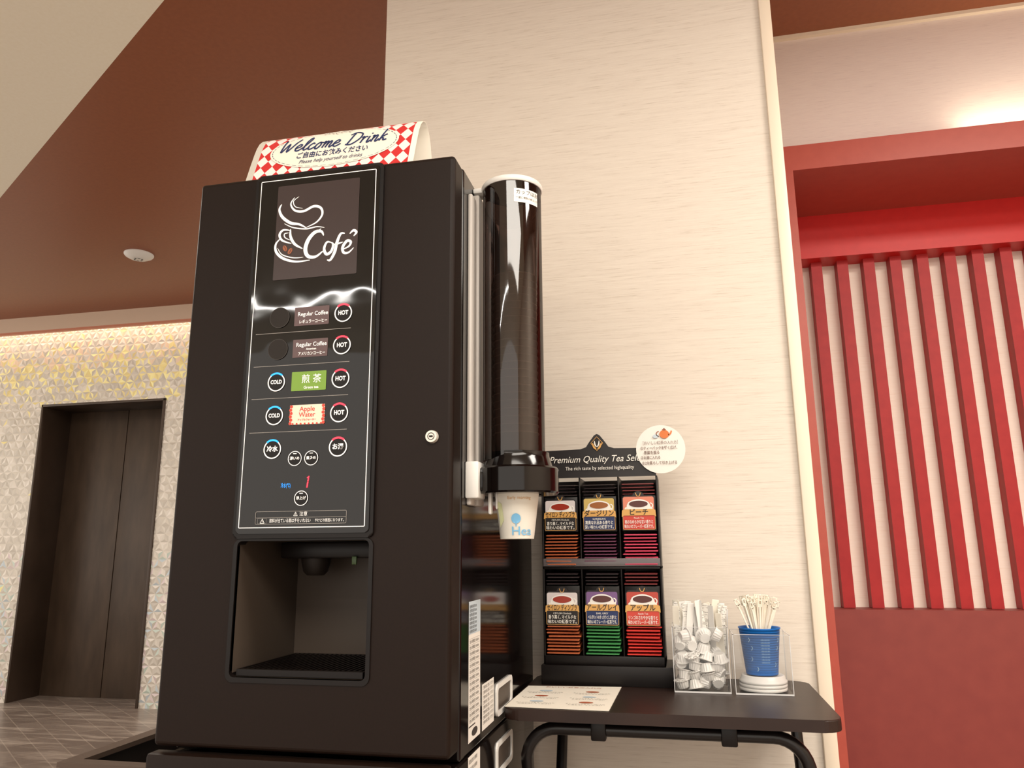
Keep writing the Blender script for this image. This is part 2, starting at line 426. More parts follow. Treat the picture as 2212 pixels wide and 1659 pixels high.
fl.add(rect(-0.636,0.0496,-0.486,0.0501),M_line,1)
fl.add(outline(-0.632,0.041,-0.617,0.0495,0.001,0.0003),M_line,1)
def warn(x,z,s):
    fl.add(stroke([(x-s,z-s*.8),(x,z+s),(x,z+s)],s*.18,False,1),M_txt,2); fl.add(stroke([(x+s,z-s*.8),(x,z+s)],s*.18,False,1),M_txt,2)
    fl.add(stroke([(x-s,z-s*.8),(x+s,z-s*.8)],s*.18,False,1),M_txt,2); fl.add(rect(x-s*.08,z-s*.35,x+s*.08,z+s*.4),M_txt,2)
warn(-0.624,0.0447,0.0036); warn(-0.569,0.0548,0.0032)
fl.text('注意',-0.556,0.0547,0.0068,M_txt,2)
fl.text('飲料が出ている間は手をいれない',-0.612,0.0448,0.0068,M_txt,2,align='LEFT',fit=0.068)
fl.text('やけどの原因になります。',-0.537,0.0448,0.0056,M_txt,2,align='LEFT',fit=0.047)
fl.text('冷水(℃)',-0.588,0.098,0.008,M_blue,2,fit=0.016)
fl.build(panel)
d=Flat('digit_display',frontmap(YP)); d.add(poly([(-0.5527,0.1035),(-0.5503,0.1035),(-0.5493,0.1120),(-0.5505,0.1120),(-0.5535,0.1098),(-0.5532,0.1086),(-0.5515,0.1096)]),M_red,1); d.add(poly([(-0.5537,0.0945),(-0.5513,0.0945),(-0.5504,0.1027),(-0.5528,0.1027)]),M_red,1)
d.build(panel)
sc=Flat('display_screen',frontmap(YP)); 
sc.add(rrect(-0.632,0.434,-0.485,0.601,0.002),M_disp,1); scr_o=sc.build(panel)
lg=Flat('logo',frontmap(YP-0.0006))
def LG(P):
    o=[]
    for px,py in P:
        hx=px-606+(py-407)*0.05; hy=py-407+(px-606)*0.083
        o.append((-0.632+hx*0.000835,0.601-hy*0.000833))
    return o
def ls(P,w,t=True,m=M_txt): lg.add(stroke(LG(P),w,t),m,1)
ls([(642,432),(634,446),(643,460),(662,462),(684,452),(699,456),(702,470),(690,486),(668,497)],0.0044)
ls([(614,446),(609,458),(616,474),(634,487),(652,490),(668,498)],0.0052)
ls([(652,430),(640,440),(644,452),(660,456)],0.0016)
ls([(620,488),(640,497),(668,500),(690,496),(707,498)],0.0024)
ls([(634,500),(634,516),(643,532),(660,542)],0.0048)
ls([(700,500),(690,507),(684,512)],0.002)
ls([(634,503),(618,502),(610,512),(616,524),(636,531)],0.0042)
ls([(630,508),(621,510),(622,518),(634,524)],0.0020)
ls([(612,520),(602,532),(603,548),(618,562),(645,569),(676,566)],0.0046)
ls([(606,540),(616,554),(640,561),(662,560)],0.0018)
ls([(705,515),(700,506),(686,508),(672,524),(666,544),(672,558),(688,559),(704,547)],0.0070)
ls([(722,530),(712,529),(706,543),(711,554),(721,548),(725,534),(720,529)],0.0050)
ls([(750,511),(741,512),(733,530),(728,550),(719,566),(712,566)],0.0054)
ls([(722,535),(733,533),(746,529)],0.0032)
ls([(744,545),(758,538),(762,529),(754,527),(745,540),(747,551),(757,551),(768,541)],0.0050)
ls([(760,512),(768,505),(774,509),(768,517)],0.0044)
for bx,by,a in ((622,541,0.5),(633,547,-0.5)):
    (cx,cy),=LG([(bx,by)])
    lg.add(ell(0,0,0.0035,0.0058,16),M_brownbean,1,cx,cy,a); lg.add(stroke([(0,-0.005),(0.0006,0),(0,0.005)],0.0007,False,3),M_disp,2,cx,cy,a)
lg.build(scr_o)
def window(x0,z0,x1,z1,m,lines):
    w=Flat('drink_label',frontmap(YP)); w.add(rrect(x0,z0,x1,z1,0.001),m,1)
    o=w.build(panel); t=Flat('lettering',frontmap(YP-0.0004))
    for (s,x,z,sz,mm,fit) in lines: t.text(s,x,z,sz,mm,1,bold=0.0001,fit=fit)
    t.build(o); return o
window(-0.589,0.353,-0.529,0.384,M_lcd,[('Regular Coffee',-0.557,0.372,0.0095,M_txt,0.052),('レギュラーコーヒー',-0.556,0.359,0.0068,M_txt,0.048)])
window(-0.589,0.3005,-0.529,0.330,M_lcd,[('Regular Coffee',-0.557,0.321,0.0095,M_txt,0.052),('American',-0.557,0.3135,0.0045,M_txt,None),('アメリカンコーヒー',-0.556,0.306,0.0065,M_txt,0.046)])
window(-0.588,0.246,-0.529,0.277,M_green,[('煎 茶',-0.554,0.264,0.015,M_txt,None),('Green tea',-0.554,0.251,0.0062,M_txt,None)])
ow=window(-0.588,0.1925,-0.529,0.2235,M_cream,[('Apple',-0.5585,0.2165,0.0105,M_apple,0.026),('Water',-0.5585,0.2075,0.0105,M_apple,0.028),('アップルウォーター',-0.5585,0.1995,0.0035,M_apple,None)])
t=Flat('apple_border',frontmap(YP-0.0004))
for i in range(6):
    z=0.1945+i*0.0053
    t.add(ell(-0.5865+0.001*(i%2),z,0.0026,0.0026,12),M_apple,1); t.add(ell(-0.5305-0.001*(i%2),z,0.0026,0.0026,12),M_apple,1)
for i in range(8): t.add(ell(-0.582+i*0.0068,0.1935,0.0016,0.0016,10),M_apple,1)
t.build(ow)
def button(x,z,r,label,led,ledm,size,fit=None,blank=False,small=False):
    bm=bmesh.new()
    bmesh.ops.create_cone(bm,cap_ends=True,segments=36,radius1=r,radius2=r*0.97,depth=0.0012,matrix=Matrix.Translation((x,YP-0.0004,z))@Matrix.Rotation(math.radians(90),4,'X'))
    o=from_bm('button',bm,M_blk2 if blank else M_blk,panel)
    t=Flat('button_ring',frontmap(YP-0.0012))
    if blank: t.add(ring(x,z,r*0.96,r*1.0),M_dgrey,0)
    else: t.add(ring(x,z,r*(0.90 if small else 0.87),r*1.0),M_txt,0)
    if led: t.add(ring(x,z,r*0.86,r*1.05,48,132,16),ledm,1)
    if small: t.add(rrect(x-0.003,z+0.0068,x+0.003,z+0.0080,0.0005),M_txt,1)
    t.build(o)
    if label:
        t=Flat('lettering',frontmap(YP-0.0012)); t.text(label,x,z,size,M_txt,1,bold=0.00035 if not small else 0.0001,fit=fit); t.build(o)
Lz=[0.369,0.316,0.262,0.208,0.155]
for i,z in enumerate(Lz):
    if i<2: button(-0.615,z,0.0172,None,False,None,0,blank=True)
    elif i<4: button(-0.614,z,0.0150,'COLD',True,M_blue,0.0085,0.0195)
    else: button(-0.614,z,0.0150,'冷水',True,M_blue,0.0095)
    if i<4: button(-0.5045,z,0.0150,'HOT',True,M_red,0.0095,0.017)
    else: button(-0.504,z,0.0150,'お湯',True,M_red,0.0095)
button(-0.575,0.1395,0.0115,'濃いめ',False,None,0.0055,small=True)
button(-0.5475,0.1395,0.0115,'量多め',False,None,0.0055,small=True)
button(-0.561,0.0785,0.0115,'沸上げ',False,None,0.0055,small=True)
# dispensing bay
bm=bmesh.new(); bm_box(bm,OX0+0.0005,OX1-0.0005,1.085,1.275,OZ0+0.0005,OZ1-0.0005)
fr=[f for f in bm.faces if all(abs(v.co.y-1.085)<1e-5 for v in f.verts)]; bmesh.ops.delete(bm,geom=fr,context='FACES')
bay=from_bm('dispensing_bay',bm,M_bay,cm)
A=rr_pts(-0.6735,-0.1895,-0.4445,0.0185,0.012); Bq=rr_pts(OX0,OZ0,OX1,OZ1,0.008)
bm=bmesh.new(); k=len(A)
fa=[bm.verts.new((x,1.0775,z)) for x,z in A]; fb=[bm.verts.new((x,1.0775,z)) for x,z in Bq]; ga=[bm.verts.new((x,1.081,z)) for x,z in A]; gb=[bm.verts.new((x,1.10,z)) for x,z in Bq]
for i in range(k):
    j=(i+1)%k; bm.faces.new((fa[i],fa[j],fb[j],fb[i])); bm.faces.new((fa[i],ga[i],ga[j],fa[j])); bm.faces.new((fb[i],fb[j],gb[j],gb[i]))
from_bm('bay_bezel',bm,M_blk,cm)
boxes('nozzle_housing',[(-0.645,-0.47,1.17,1.273,-0.012,0.0145)],M_blk,bay,bev=0.004)
bm=bmesh.new(); bm_lathe(bm,[(0,-0.040),(0.014,-0.040),(0.020,-0.034),(0.024,-0.018),(0.026,-0.0),(0.026,0.01)],-0.600,1.21,24); from_bm('nozzle',bm,M_blk2,bay,True)
box('spout_tab',-0.516,-0.508,1.164,1.168,-0.022,-0.009,mat('green tab',(60,85,40),0.4),bay,bev=0.001)
bm=bmesh.new(); bmesh.ops.create_cone(bm,cap_ends=True,segments=32,radius1=0.0165,radius2=0.0155,depth=0.004,matrix=Matrix.Translation((-0.502,1.2725,-0.090))@Matrix.Rotation(math.radians(90),4,'X')); rc=from_bm('round_cap',bm,M_bay,bay,True)
t=Flat('cap_ring',frontmap(1.270)); t.add(ring(-0.502,-0.090,0.0140,0.0156),M_blk,0); t.build(bay)
bars=[(-0.66,-0.458,1.086,1.096,-0.181,-0.172),(-0.66,-0.458,1.262,1.270,-0.181,-0.172)]
for i in range(24): bars.append((-0.66+i*0.0086,-0.6565+i*0.0086,1.094,1.266,-0.178,-0.172))
boxes('drip_tray',bars,M_blk,bay)
bm=bmesh.new(); bmesh.ops.create_cone(bm,cap_ends=True,segments=32,radius1=0.0098,radius2=0.0088,depth=0.008,matrix=Matrix.Translation((-0.356,1.077,0.166))@Matrix.Rotation(math.radians(90),4,'X')); lk=from_bm('lock',bm,mat('nickel',(225,218,208),0.35,0.3),cm,True)
t=Flat('keyhole',frontmap(1.0725)); t.add(ring(-0.356,0.166,0.0045,0.0055),M_dgrey,1); t.add(rrect(-0.359,0.1647,-0.353,0.1673,0.001),M_blk,1); t.build(lk)
def grip(z0,z1,parent,y0=1.35,y1=1.474):
    bm=bmesh.new(); A=rr_pts(y0,z0,y1,z1,0.012); B=rr_pts(y0+0.008,z0+0.008,y1-0.008,z1-0.008,0.008); k=len(A)
    a=[bm.verts.new((XR+0.0035,y,z)) for y,z in A]; c=[bm.verts.new((XR,y,z)) for y,z in A]; b2=[bm.verts.new((XR+0.0035,y,z)) for y,z in B]; e=[bm.verts.new((XR+0.0004,y,z)) for y,z in B]
    for i in range(k):
        j=(i+1)%k; bm.faces.new((a[i],a[j],b2[j],b2[i])); bm.faces.new((a[i],c[i],c[j],a[j])); bm.faces.new((b2[i],b2[j],e[j],e[i]))
    o=from_bm('grip_handle',bm,M_wplast,parent)
    t=Flat('grip_recess',sidemap(XR+0.0003)); t.add(poly(B),M_bay); t.build(o)
grip(-0.281,-0.228,cm)
st=Flat('sticker',sidemap(XR+0.0003)); st.add(rect(1.176,-0.283,1.246,-0.079),M_white,0)
st.add(rect(1.176,-0.128,1.246,-0.079),M_pale,1)
for k in range(7):
    st.text('給茶機 電源 100V',1.180,-0.087-k*0.0062,0.0055,M_dgrey,2,align='LEFT')
for k in range(14):
    z=-0.135-k*0.0088
    st.add(rect(1.179,z,1.243,z+0.0004),M_greyp,1); st.text('定格 消費電力 50/60Hz',1.181,z-0.0044,0.0055,M_dgrey,2,align='LEFT')
st.add(rect(1.178,-0.262,1.215,-0.26),M_dgrey,1); st.add(ell(1.212,-0.272,0.017,0.006),M_dgrey,1)
st.build(cm)
st=Flat('sticker',sidemap(XR+0.0003)); st.add(rect(1.258,-0.283,1.338,-0.213),M_white,0)
for k in range(8): st.text('ご使用の前に注意してください',1.262,-0.219-k*0.0076,0.0058,M_dgrey,2,align='LEFT',fit=0.07)
st.build(cm)
# cup dispenser
TX,TY=-0.258,1.207; TR=0.0508
disp=boxes('cup_dispenser',[(XR,XR+0.008,1.158,1.186,0.068,0.596),(XR,XR+0.012,1.190,1.225,0.068,0.608)],M_rail,cm,bev=0.003)
boxes('bracket',[(XR,XR+0.022,1.150,1.195,0.078,0.136),(XR+0.030,XR+0.036,1.178,1.19,0.054,0.09),(XR+0.042,XR+0.046,1.178,1.19,0.062,0.09)],M_wplast,disp,bev=0.003)
lathe('tube',[(TR,0.140),(TR,0.612)],TX,TY,M_tube,disp,56)
lathe('cap',[(TR-0.002,0.612),(TR+0.0015,0.612),(TR+0.0028,0.614),(TR+0.0028,0.619),(TR+0.001,0.622),(0.0,0.623)],TX,TY,M_wplast,disp,56)
box('cap_tab',XR,TX-0.035,1.19,1.22,0.611,0.621,M_wplast,disp,bev=0.003)
lathe('collar',[(0.038,0.086),(0.064,0.086),(0.0665,0.089),(0.0665,0.125),(0.064,0.128),(0.057,0.129),(0.0535,0.142),(0.0518,0.146),(0.0518,0.152)],TX+0.006,TY,M_body,disp,56)
box('collar_arm',XR,TX-0.03,1.16,1.24,0.090,0.126,M_body,disp,bev=0.003)
def cylmap(cx,cy,r): return lambda u,v,l:(cx+(r+l*LV)*math.sin(u/r),cy-(r+l*LV)*math.cos(u/r),v)
st=Flat('tube_sticker',cylmap(TX,TY,TR+0.0004)); n=10
u0,u1=0.014,0.062
st.add(([(u0+(u1-u0)*i/n,z) for i in range(n+1) for z in (0.572,0.597)],[(2*i,2*i+2,2*i+3,2*i+1) for i in range(n)]),M_white,0)
st.text('カップはお取り',0.017,0.590,0.009,M_dgrey,1,align='LEFT'); st.text('一度に複数の紙コップを',0.017,0.580,0.0045,M_dgrey,1,align='LEFT'); st.build(disp)
def cup_mesh(name,rb,rt,h,m):
    bm=bmesh.new(); bm_lathe(bm,[(0,0.004),(rb-0.001,0.004),(rb,0.0),(rb+0.0004,0.0005),(rt,h-0.002),(rt+0.0016,h-0.001),(rt+0.0012,h+0.0006),(rt-0.0008,h-0.001),(rb-0.0008,0.006),(0,0.006)],0,0,40)
    me=bpy.data.meshes.new(name); bmesh.ops.recalc_face_normals(bm,faces=bm.faces[:]); bm.to_mesh(me); bm.free()
    for p in me.polygons: p.use_smooth=True
    me.materials.append(m); return me
cupme=cup_mesh('paper_cup',0.0265,0.0365,0.080,M_cup)
def mkcup(z,first=False):
    o=bpy.data.objects.new('paper_cup',cupme); COL.objects.link(o); o.location=(TX+0.004,TY,z)
    o['label']='cream paper cup with blue print hanging from the dispenser' if first else 'cream paper cup stacked inside the smoked dispenser tube'
    o['category']='cup'; o['group']='paper cups in the dispenser'; return o
c0=mkcup(0.016,True); bpy.context.view_layer.update()
cp=Flat('cup_print',lambda u,v,l:(TX+0.004+(0.0272+(v-0.016)*0.125+0.0008+l*0.0002)*math.sin(u/0.032),TY-(0.0272+(v-0.016)*0.125+0.0008+l*0.0002)*math.cos(u/0.032),v))
cp.add(ell(0.005,0.047,0.0074,0.0078,24),M_sky,2); cp.add(rect(0.0042,0.035,0.0058,0.043),M_sky,2)
cp.text('Early morning',0.010,0.079,0.0070,M_gold,1,fit=0.034); cp.text('Hea',0.015,0.0275,0.0185,M_sky,2,bold=0.0001,fit=0.035)
lm=mat('lime print',(218,222,175),0.6)
cp.add(poly([(-0.026,0.034),(-0.016,0.045),(-0.018,0.070),(-0.028,0.075)]),lm,1); cp.build(c0)
for i in range(22): mkcup(0.016+0.0128*(i+1)+0.075)
# welcome sign
prof=[(1.113,0.6305),(1.1215,0.655),(1.130,0.68),(1.139,0.705),(1.146,0.722),(1.154,0.736),(1.164,0.747),(1.176,0.753),(1.188,0.751),(1.198,0.742),(1.206,0.728),(1.214,0.705),(1.222,0.68),(1.230,0.655),(1.238,0.6305)]
Ls=[0]
for a,b2 in zip(prof,prof[1:]): Ls.append(Ls[-1]+math.hypot(b2[0]-a[0],b2[1]-a[1]))
def onprof(s):
    s=max(0,min(s,Ls[-1]-1e-6))
    for i in range(len(Ls)-1):
        if s<=Ls[i+1]:
            t=(s-Ls[i])/(Ls[i+1]-Ls[i]); a,b2=prof[i],prof[i+1]
            ty,tz=b2[0]-a[0],b2[1]-a[1]; l=math.hypot(ty,tz)
            return a[0]+ty*t,a[1]+tz*t,-tz/l,ty/l
SX0,SX1=-0.724,-0.410
def signmap(u,v,l):
    y,z,ny,nz2=onprof(v); return (SX0+u,y+ny*l*LV,z+nz2*l*LV)
sg=root('welcome_sign',(-0.567,1.175,0.63),'folded white welcome sign with red argyle print','sign')
bm=bmesh.new(); rows=[]
for y,z in prof: rows.append([bm.verts.new((SX0,y,z)),bm.verts.new((SX1,y,z))])
for a,b2 in zip(rows,rows[1:]): bm.faces.new((a[0],a[1],b2[1],b2[0]))
sgb=from_bm('sign_card',bm,M_paper,sg,True)
md=sgb.modifiers.new('s','SOLIDIFY'); md.thickness=0.0012; md.offset=1
Marg=mat('argyle print',(200,40,45),0.5); nt=Marg.node_tree;N=nt.nodes
uv=N.new('ShaderNodeUVMap'); ck=N.new('ShaderNodeTexChecker'); ck.inputs['Scale'].default_value=1
ck.inputs['Color1'].default_value=lin((200,40,42)); ck.inputs['Color2'].default_value=lin((238,230,226))
nt.links.new(uv.outputs['UV'],ck.inputs['Vector']); nt.links.new(ck.outputs['Color'],N['Principled BSDF'].inputs['Base Color'])
W=SX1-SX0; me=bpy.data.meshes.new('argyle_print'); vs=[];fs=[];uvs=[]
v0,v1=0.006,Ls[7]-0.006; nv=24
for i in range(nv+1):
    s=v0+(v1-v0)*i/nv
    for u in (0.013,W-0.010): vs.append(signmap(u,s,5)); uvs.append((u/0.0225+s/0.029+0.5,u/0.0225-s/0.029+20.5))
for i in range(nv): fs.append((2*i,2*i+1,2*i+3,2*i+2))
me.from_pydata(vs,[],fs); ul=me.uv_layers.new(name='UVMap')
for lp in me.loops: ul.data[lp.index].uv=uvs[lp.vertex_index]
newobj('argyle_print',me,sgb,[Marg])
t=Flat('lettering',signmap); cxs,cys=W/2,(v0+v1)/2+0.006
def ellstrip(rx,ry):
    vs=[];fs=[];n=24
    for i in range(n+1):
        yy=-ry+2*ry*i/n; xx=rx*math.sqrt(max(0,1-(yy/ry)**2)); vs+=[(cxs-xx,cys+yy),(cxs+xx,cys+yy)]
    for i in range(n): fs.append((2*i,2*i+1,2*i+3,2*i+2))
    return (vs,fs)
t.add(ellstrip(0.123,0.050),M_paper,8)
for i in range(48):
    a0=i*7.5; vv,ff=ring(0,0,0.990,1.0,a0,a0+5,3)
    t.add(([(cxs+x*0.119,cys+y*0.047) for x,y in vv],ff),M_navy,9)
GL={'W':([[(0,1.8),(.12,1.9),(.15,.9),(.32,0),(.75,1.3),(.92,0),(1.45,1.3),(1.75,2.0)]],1.72),
'e':([[(0,.4),(.5,.6),(.55,.9),(.3,1),(.06,.6),(.15,.1),(.45,0),(.85,.35)]],.82),
'l':([[(0,.3),(.4,1.2),(.5,1.9),(.3,2),(.15,1.2),(.2,.2),(.4,0),(.7,.3)]],.64),
'c':([[(.55,.82),(.35,1),(.08,.6),(.15,.1),(.4,0),(.8,.35)]],.76),
'o':([[(.35,1),(.08,.6),(.15,.05),(.4,0),(.6,.5),(.45,.95),(.35,1),(.85,.85)]],.84),
'm':([[(0,.85),(.14,1),(.12,0)],[(.12,.4),(.35,1),(.5,.8),(.48,0)],[(.48,.4),(.72,1),(.88,.8),(.86,.15),(1,0),(1.25,.35)]],1.2),
'D':([[(.3,1.85),(.22,1),(.1,.05)],[(-.15,1.6),(.4,2),(1.15,1.6),(1.2,.8),(.6,.0),(-.1,.05)]],1.45),
'r':([[(0,.85),(.16,1),(.12,0)],[(.13,.45),(.35,.95),(.62,.9)]],.7),
'i':([[(.1,1),(.08,.15),(.2,0),(.45,.35)],[(.16,1.35),(.2,1.5)]],.46),
'n':([[(0,.85),(.14,1),(.12,0)],[(.12,.4),(.38,1),(.54,.8),(.52,.15),(.65,0),(.9,.35)]],.9),
'k':([[(.2,2),(.1,0)],[(.62,1),(.15,.5),(.42,.35),(.52,.05),(.85,.15)]],.85),' ':([],.75)}
x=0; S='Welcome Drink'; tot=sum(GL[c][1] for c in S); un=0.206/tot; un_y=0.0160
for c in S:
    for P in GL[c][0]:
        PP=[((x+a+0.28*bb)*un-0.107,(bb)*un_y) for a,bb in P]
        vf=stroke(PP,0.0034,False,6) if len(PP)>2 else stroke(PP,0.0034,False,2)
        t.add(vf,M_navy,10,cxs,cys-0.001)
    x+=GL[c][1]
t.text('ご自由にお飲みください',cxs,cys-0.016,0.0165,M_navy,10,bold=0.0003,fit=0.135)
t.text('Please help yourself to drinks',cxs,cys-0.032,0.0125,M_navy,10,shear=0.3,fit=0.120)
for k in range(7):
    t.add(ring(cxs-0.024+k*0.008,cys+0.040+0.002*math.sin(k*1.6),0.0028,0.0038,0,300,10),M_greyp,10)
t.build(sgb)

# base cabinet
bc=root('base_cabinet',(-0.556,1.38,FZ),'black steel stand cabinet carrying the drink machine','cabinet')
box('body',XL-0.002,XR,1.10,1.70,FZ,-0.3005,M_body,bc,bev=0.004)
box('door',XL-0.004,XR,1.07,1.099,FZ+0.03,-0.2905,M_door,bc,bev=0.006)
grip(-0.375,-0.322,bc)
st=Flat('sticker',sidemap(XR+0.0003)); st.add(rect(1.176,-0.44,1.246,-0.302),M_white,0)
for k in range(12): st.text('取扱注意 点検表',1.180,-0.31-k*0.0108,0.0065,M_dgrey,2,align='LEFT')
st.build(bc)

# waste bin
wb=root('waste_bin',(-1.0,1.57,FZ),'dark brown open-topped waste bin beside the machine','bin')
Mrim=mat('taupe rim',(84,68,58),0.45); Mbin=mat('dark bin shell',(34,26,23),0.5); Min=mat('bin inside',(12,9,9),0.7)
wx0,wx1,wy0,wy1,wz=-1.21,-0.80,1.385,1.80,-0.40
boxes('shell',[(wx0,wx0+0.012,wy0,wy1,FZ,wz-0.01),(wx1-0.012,wx1,wy0,wy1,FZ,wz-0.01),(wx0+0.012,wx1-0.012,wy0,wy0+0.012,FZ,wz-0.01),(wx0+0.012,wx1-0.012,wy1-0.012,wy1,FZ,wz-0.01)],Mbin,wb)
boxes('rim',[(wx0-0.004,wx0+0.03,wy0-0.004,wy1+0.004,wz-0.01,wz),(wx1-0.03,wx1,wy0-0.004,wy1+0.004,wz-0.01,wz),(wx0+0.03,wx1-0.03,wy0-0.004,wy0+0.026,wz-0.01,wz),(wx0+0.03,wx1-0.03,wy1-0.026,wy1+0.004,wz-0.01,wz)],Mrim,wb)
box('liner',wx0+0.013,wx1-0.013,wy0+0.013,wy1-0.013,wz-0.2,wz-0.06,Min,wb)

# ------------------------------------------------------------ side table
tb=root('side_table',(-0.045,1.56,FZ),'small dark wood folding table with rounded corners and black tube legs','table')
TZ=-0.27
bm=bmesh.new(); P=rr_pts(-0.3195,1.372,0.239,1.752,0.03,8)
a=[bm.verts.new((x,y,TZ-0.019)) for x,y in P]; c=[bm.verts.new((x,y,TZ)) for x,y in P]
bm.faces.new(a); ft=bm.faces.new(c)
for i in range(len(P)): bm.faces.new((a[i],a[(i+1)%len(P)],c[(i+1)%len(P)],c[i]))
bmesh.ops.bevel(bm,geom=[e for e in bm.edges if abs(e.verts[0].co.z-e.verts[1].co.z)<1e-5],offset=0.002,segments=2,profile=0.5,affect='EDGES')
from_bm('tabletop',bm,M_tabletop,tb,False)
def uleg(x0,x1,yt,yb,z):
    r=0.055; pts=[(x0,yb,FZ+0.011)]
    pts.append((x0,yt+(yb-yt)*0.02,z-r))
    for i in range(1,9):
        a=math.pi/2*i/8; pts.append((x0+r*(1-math.cos(a)),yt,z-r+r*math.sin(a)))
    for i in range(0,9):
        a=math.pi/2*i/8; pts.append((x1-r+r*math.sin(a),yt,z-r+r*math.cos(a)))
    pts.append((x1,yb,FZ+0.011)); return pts
tube('leg',uleg(-0.283,0.187,1.41,1.66,-0.306),0.011,M_steel,tb)
tube('leg',uleg(-0.262,0.205,1.70,1.46,-0.306),0.011,M_steel,tb)
for x in (-0.155,0.062): box('bracket',x-0.013,x+0.013,1.395,1.425,-0.322,-0.2885,M_blk,tb,bev=0.003)

# leaflet
lf=root('leaflet',(-0.227,1.49,TZ),'laminated printed instruction leaflet lying on the table','leaflet')
t=Flat('sheet',topmap(TZ+0.0012)); t.add(poly([(-0.317,1.387),(-0.134,1.380),(-0.130,1.612),(-0.315,1.596)]),M_paper,0)
sh=t.build(lf); md=sh.modifiers.new('s','SOLIDIFY'); md.thickness=0.0008; md.offset=-1
t=Flat('lettering',topmap(TZ+0.0014))
M_brp=mat('rust print',(170,90,60),0.6)
t.text('おいしい紅茶の入れ方',-0.222,1.585,0.012,M_brp,1,fit=0.11)
for r in range(3):
    for cx in (-0.27,-0.18):
        y=1.545-r*0.052
        t.add(ell(cx,y,0.013,0.007,16),M_brp if (r+(cx>-0.2))%2 else M_pale,1)
        t.text('ティーバッグをカップに入れ',cx,y-0.015,0.006,M_dgrey,1,fit=0.07); t.text('お湯を注いでください',cx,y-0.024,0.006,M_dgrey,1,fit=0.06)
t.build(sh)

# ------------------------------------------------------------ tea rack
RX0,RX1=-0.289,-0.041; RY0,RY1=1.632,1.735
rk=root('tea_bag_rack',(-0.165,1.68,TZ),'black display rack of tea bags with printed header','tea rack')
cw=(RX1-RX0)/3
parts=[(RX0,RX0+0.004,RY0,RY1,-0.232,0.150),(RX1-0.004,RX1,RY0,RY1,-0.232,0.150),(RX0,RX1,RY1-0.004,RY1,-0.232,0.150),
       (RX0-0.004,RX1+0.016,RY0-0.012,RY1+0.005,TZ,-0.232),(RX0,RX1,RY0,RY1,-0.042,-0.036),(RX0,RX1,RY0,RY1,-0.232,-0.214)]
for i in (1,2): parts.append((RX0+cw*i-0.0015,RX0+cw*i+0.0015,RY0+0.002,RY1,-0.232,0.150))
fr=boxes('frame',parts,M_blk,rk,bev=0.001)
boxes('shelf_lip',[(RX0+0.002,RX1-0.002,RY0-0.003,RY0,-0.036,-0.020)],mat('grey acrylic lip',(96,90,92),0.15),rk,bev=0.001)
hd=Flat('header_sign',frontmap(RY0-0.006))
hx=(RX0+RX1)/2
hp=[(RX0-0.006,0.149),(RX1-0.002,0.149),(RX1-0.002,0.203),(RX1-0.008,0.208),(hx+0.036,0.210),(hx+0.024,0.214),(hx+0.016,0.226),(hx+0.006,0.239),(hx,0.242),(hx-0.006,0.239),(hx-0.016,0.226),(hx-0.024,0.214),(hx-0.036,0.210),(RX0+0.0,0.208),(RX0-0.006,0.203)]
hd.add(poly(hp),M_cardblk,0); ho=hd.build(rk); md=ho.modifiers.new('s','SOLIDIFY'); md.thickness=0.003; md.offset=-1
t=Flat('lettering',frontmap(RY0-0.0095))
t.text('Premium Quality Tea Selection',hx+0.012,0.187,0.020,M_white,1,shear=0.3,fit=0.232)
t.text('The rich taste by selected highquality',hx+0.004,0.168,0.011,M_white,1,fit=0.146)
for s in (-1,1):
    t.add(stroke([(hx,0.2355),(hx+s*0.013,0.2215)],0.0009,False,2),M_gold,1)
    t.add(stroke([(hx+s*0.013,0.2215),(hx,0.205)],0.0009,False,2),M_gold,1)
    t.add(stroke([(hx+s*0.010,0.2225),(hx+s*0.006,0.213),(hx+s*0.001,0.208)],0.0042),M_gold,2)
    t.add(stroke([(hx+s*0.005,0.227),(hx+s*0.004,0.219),(hx+s*0.0005,0.213)],0.003),M_white,2)
t.build(ho)
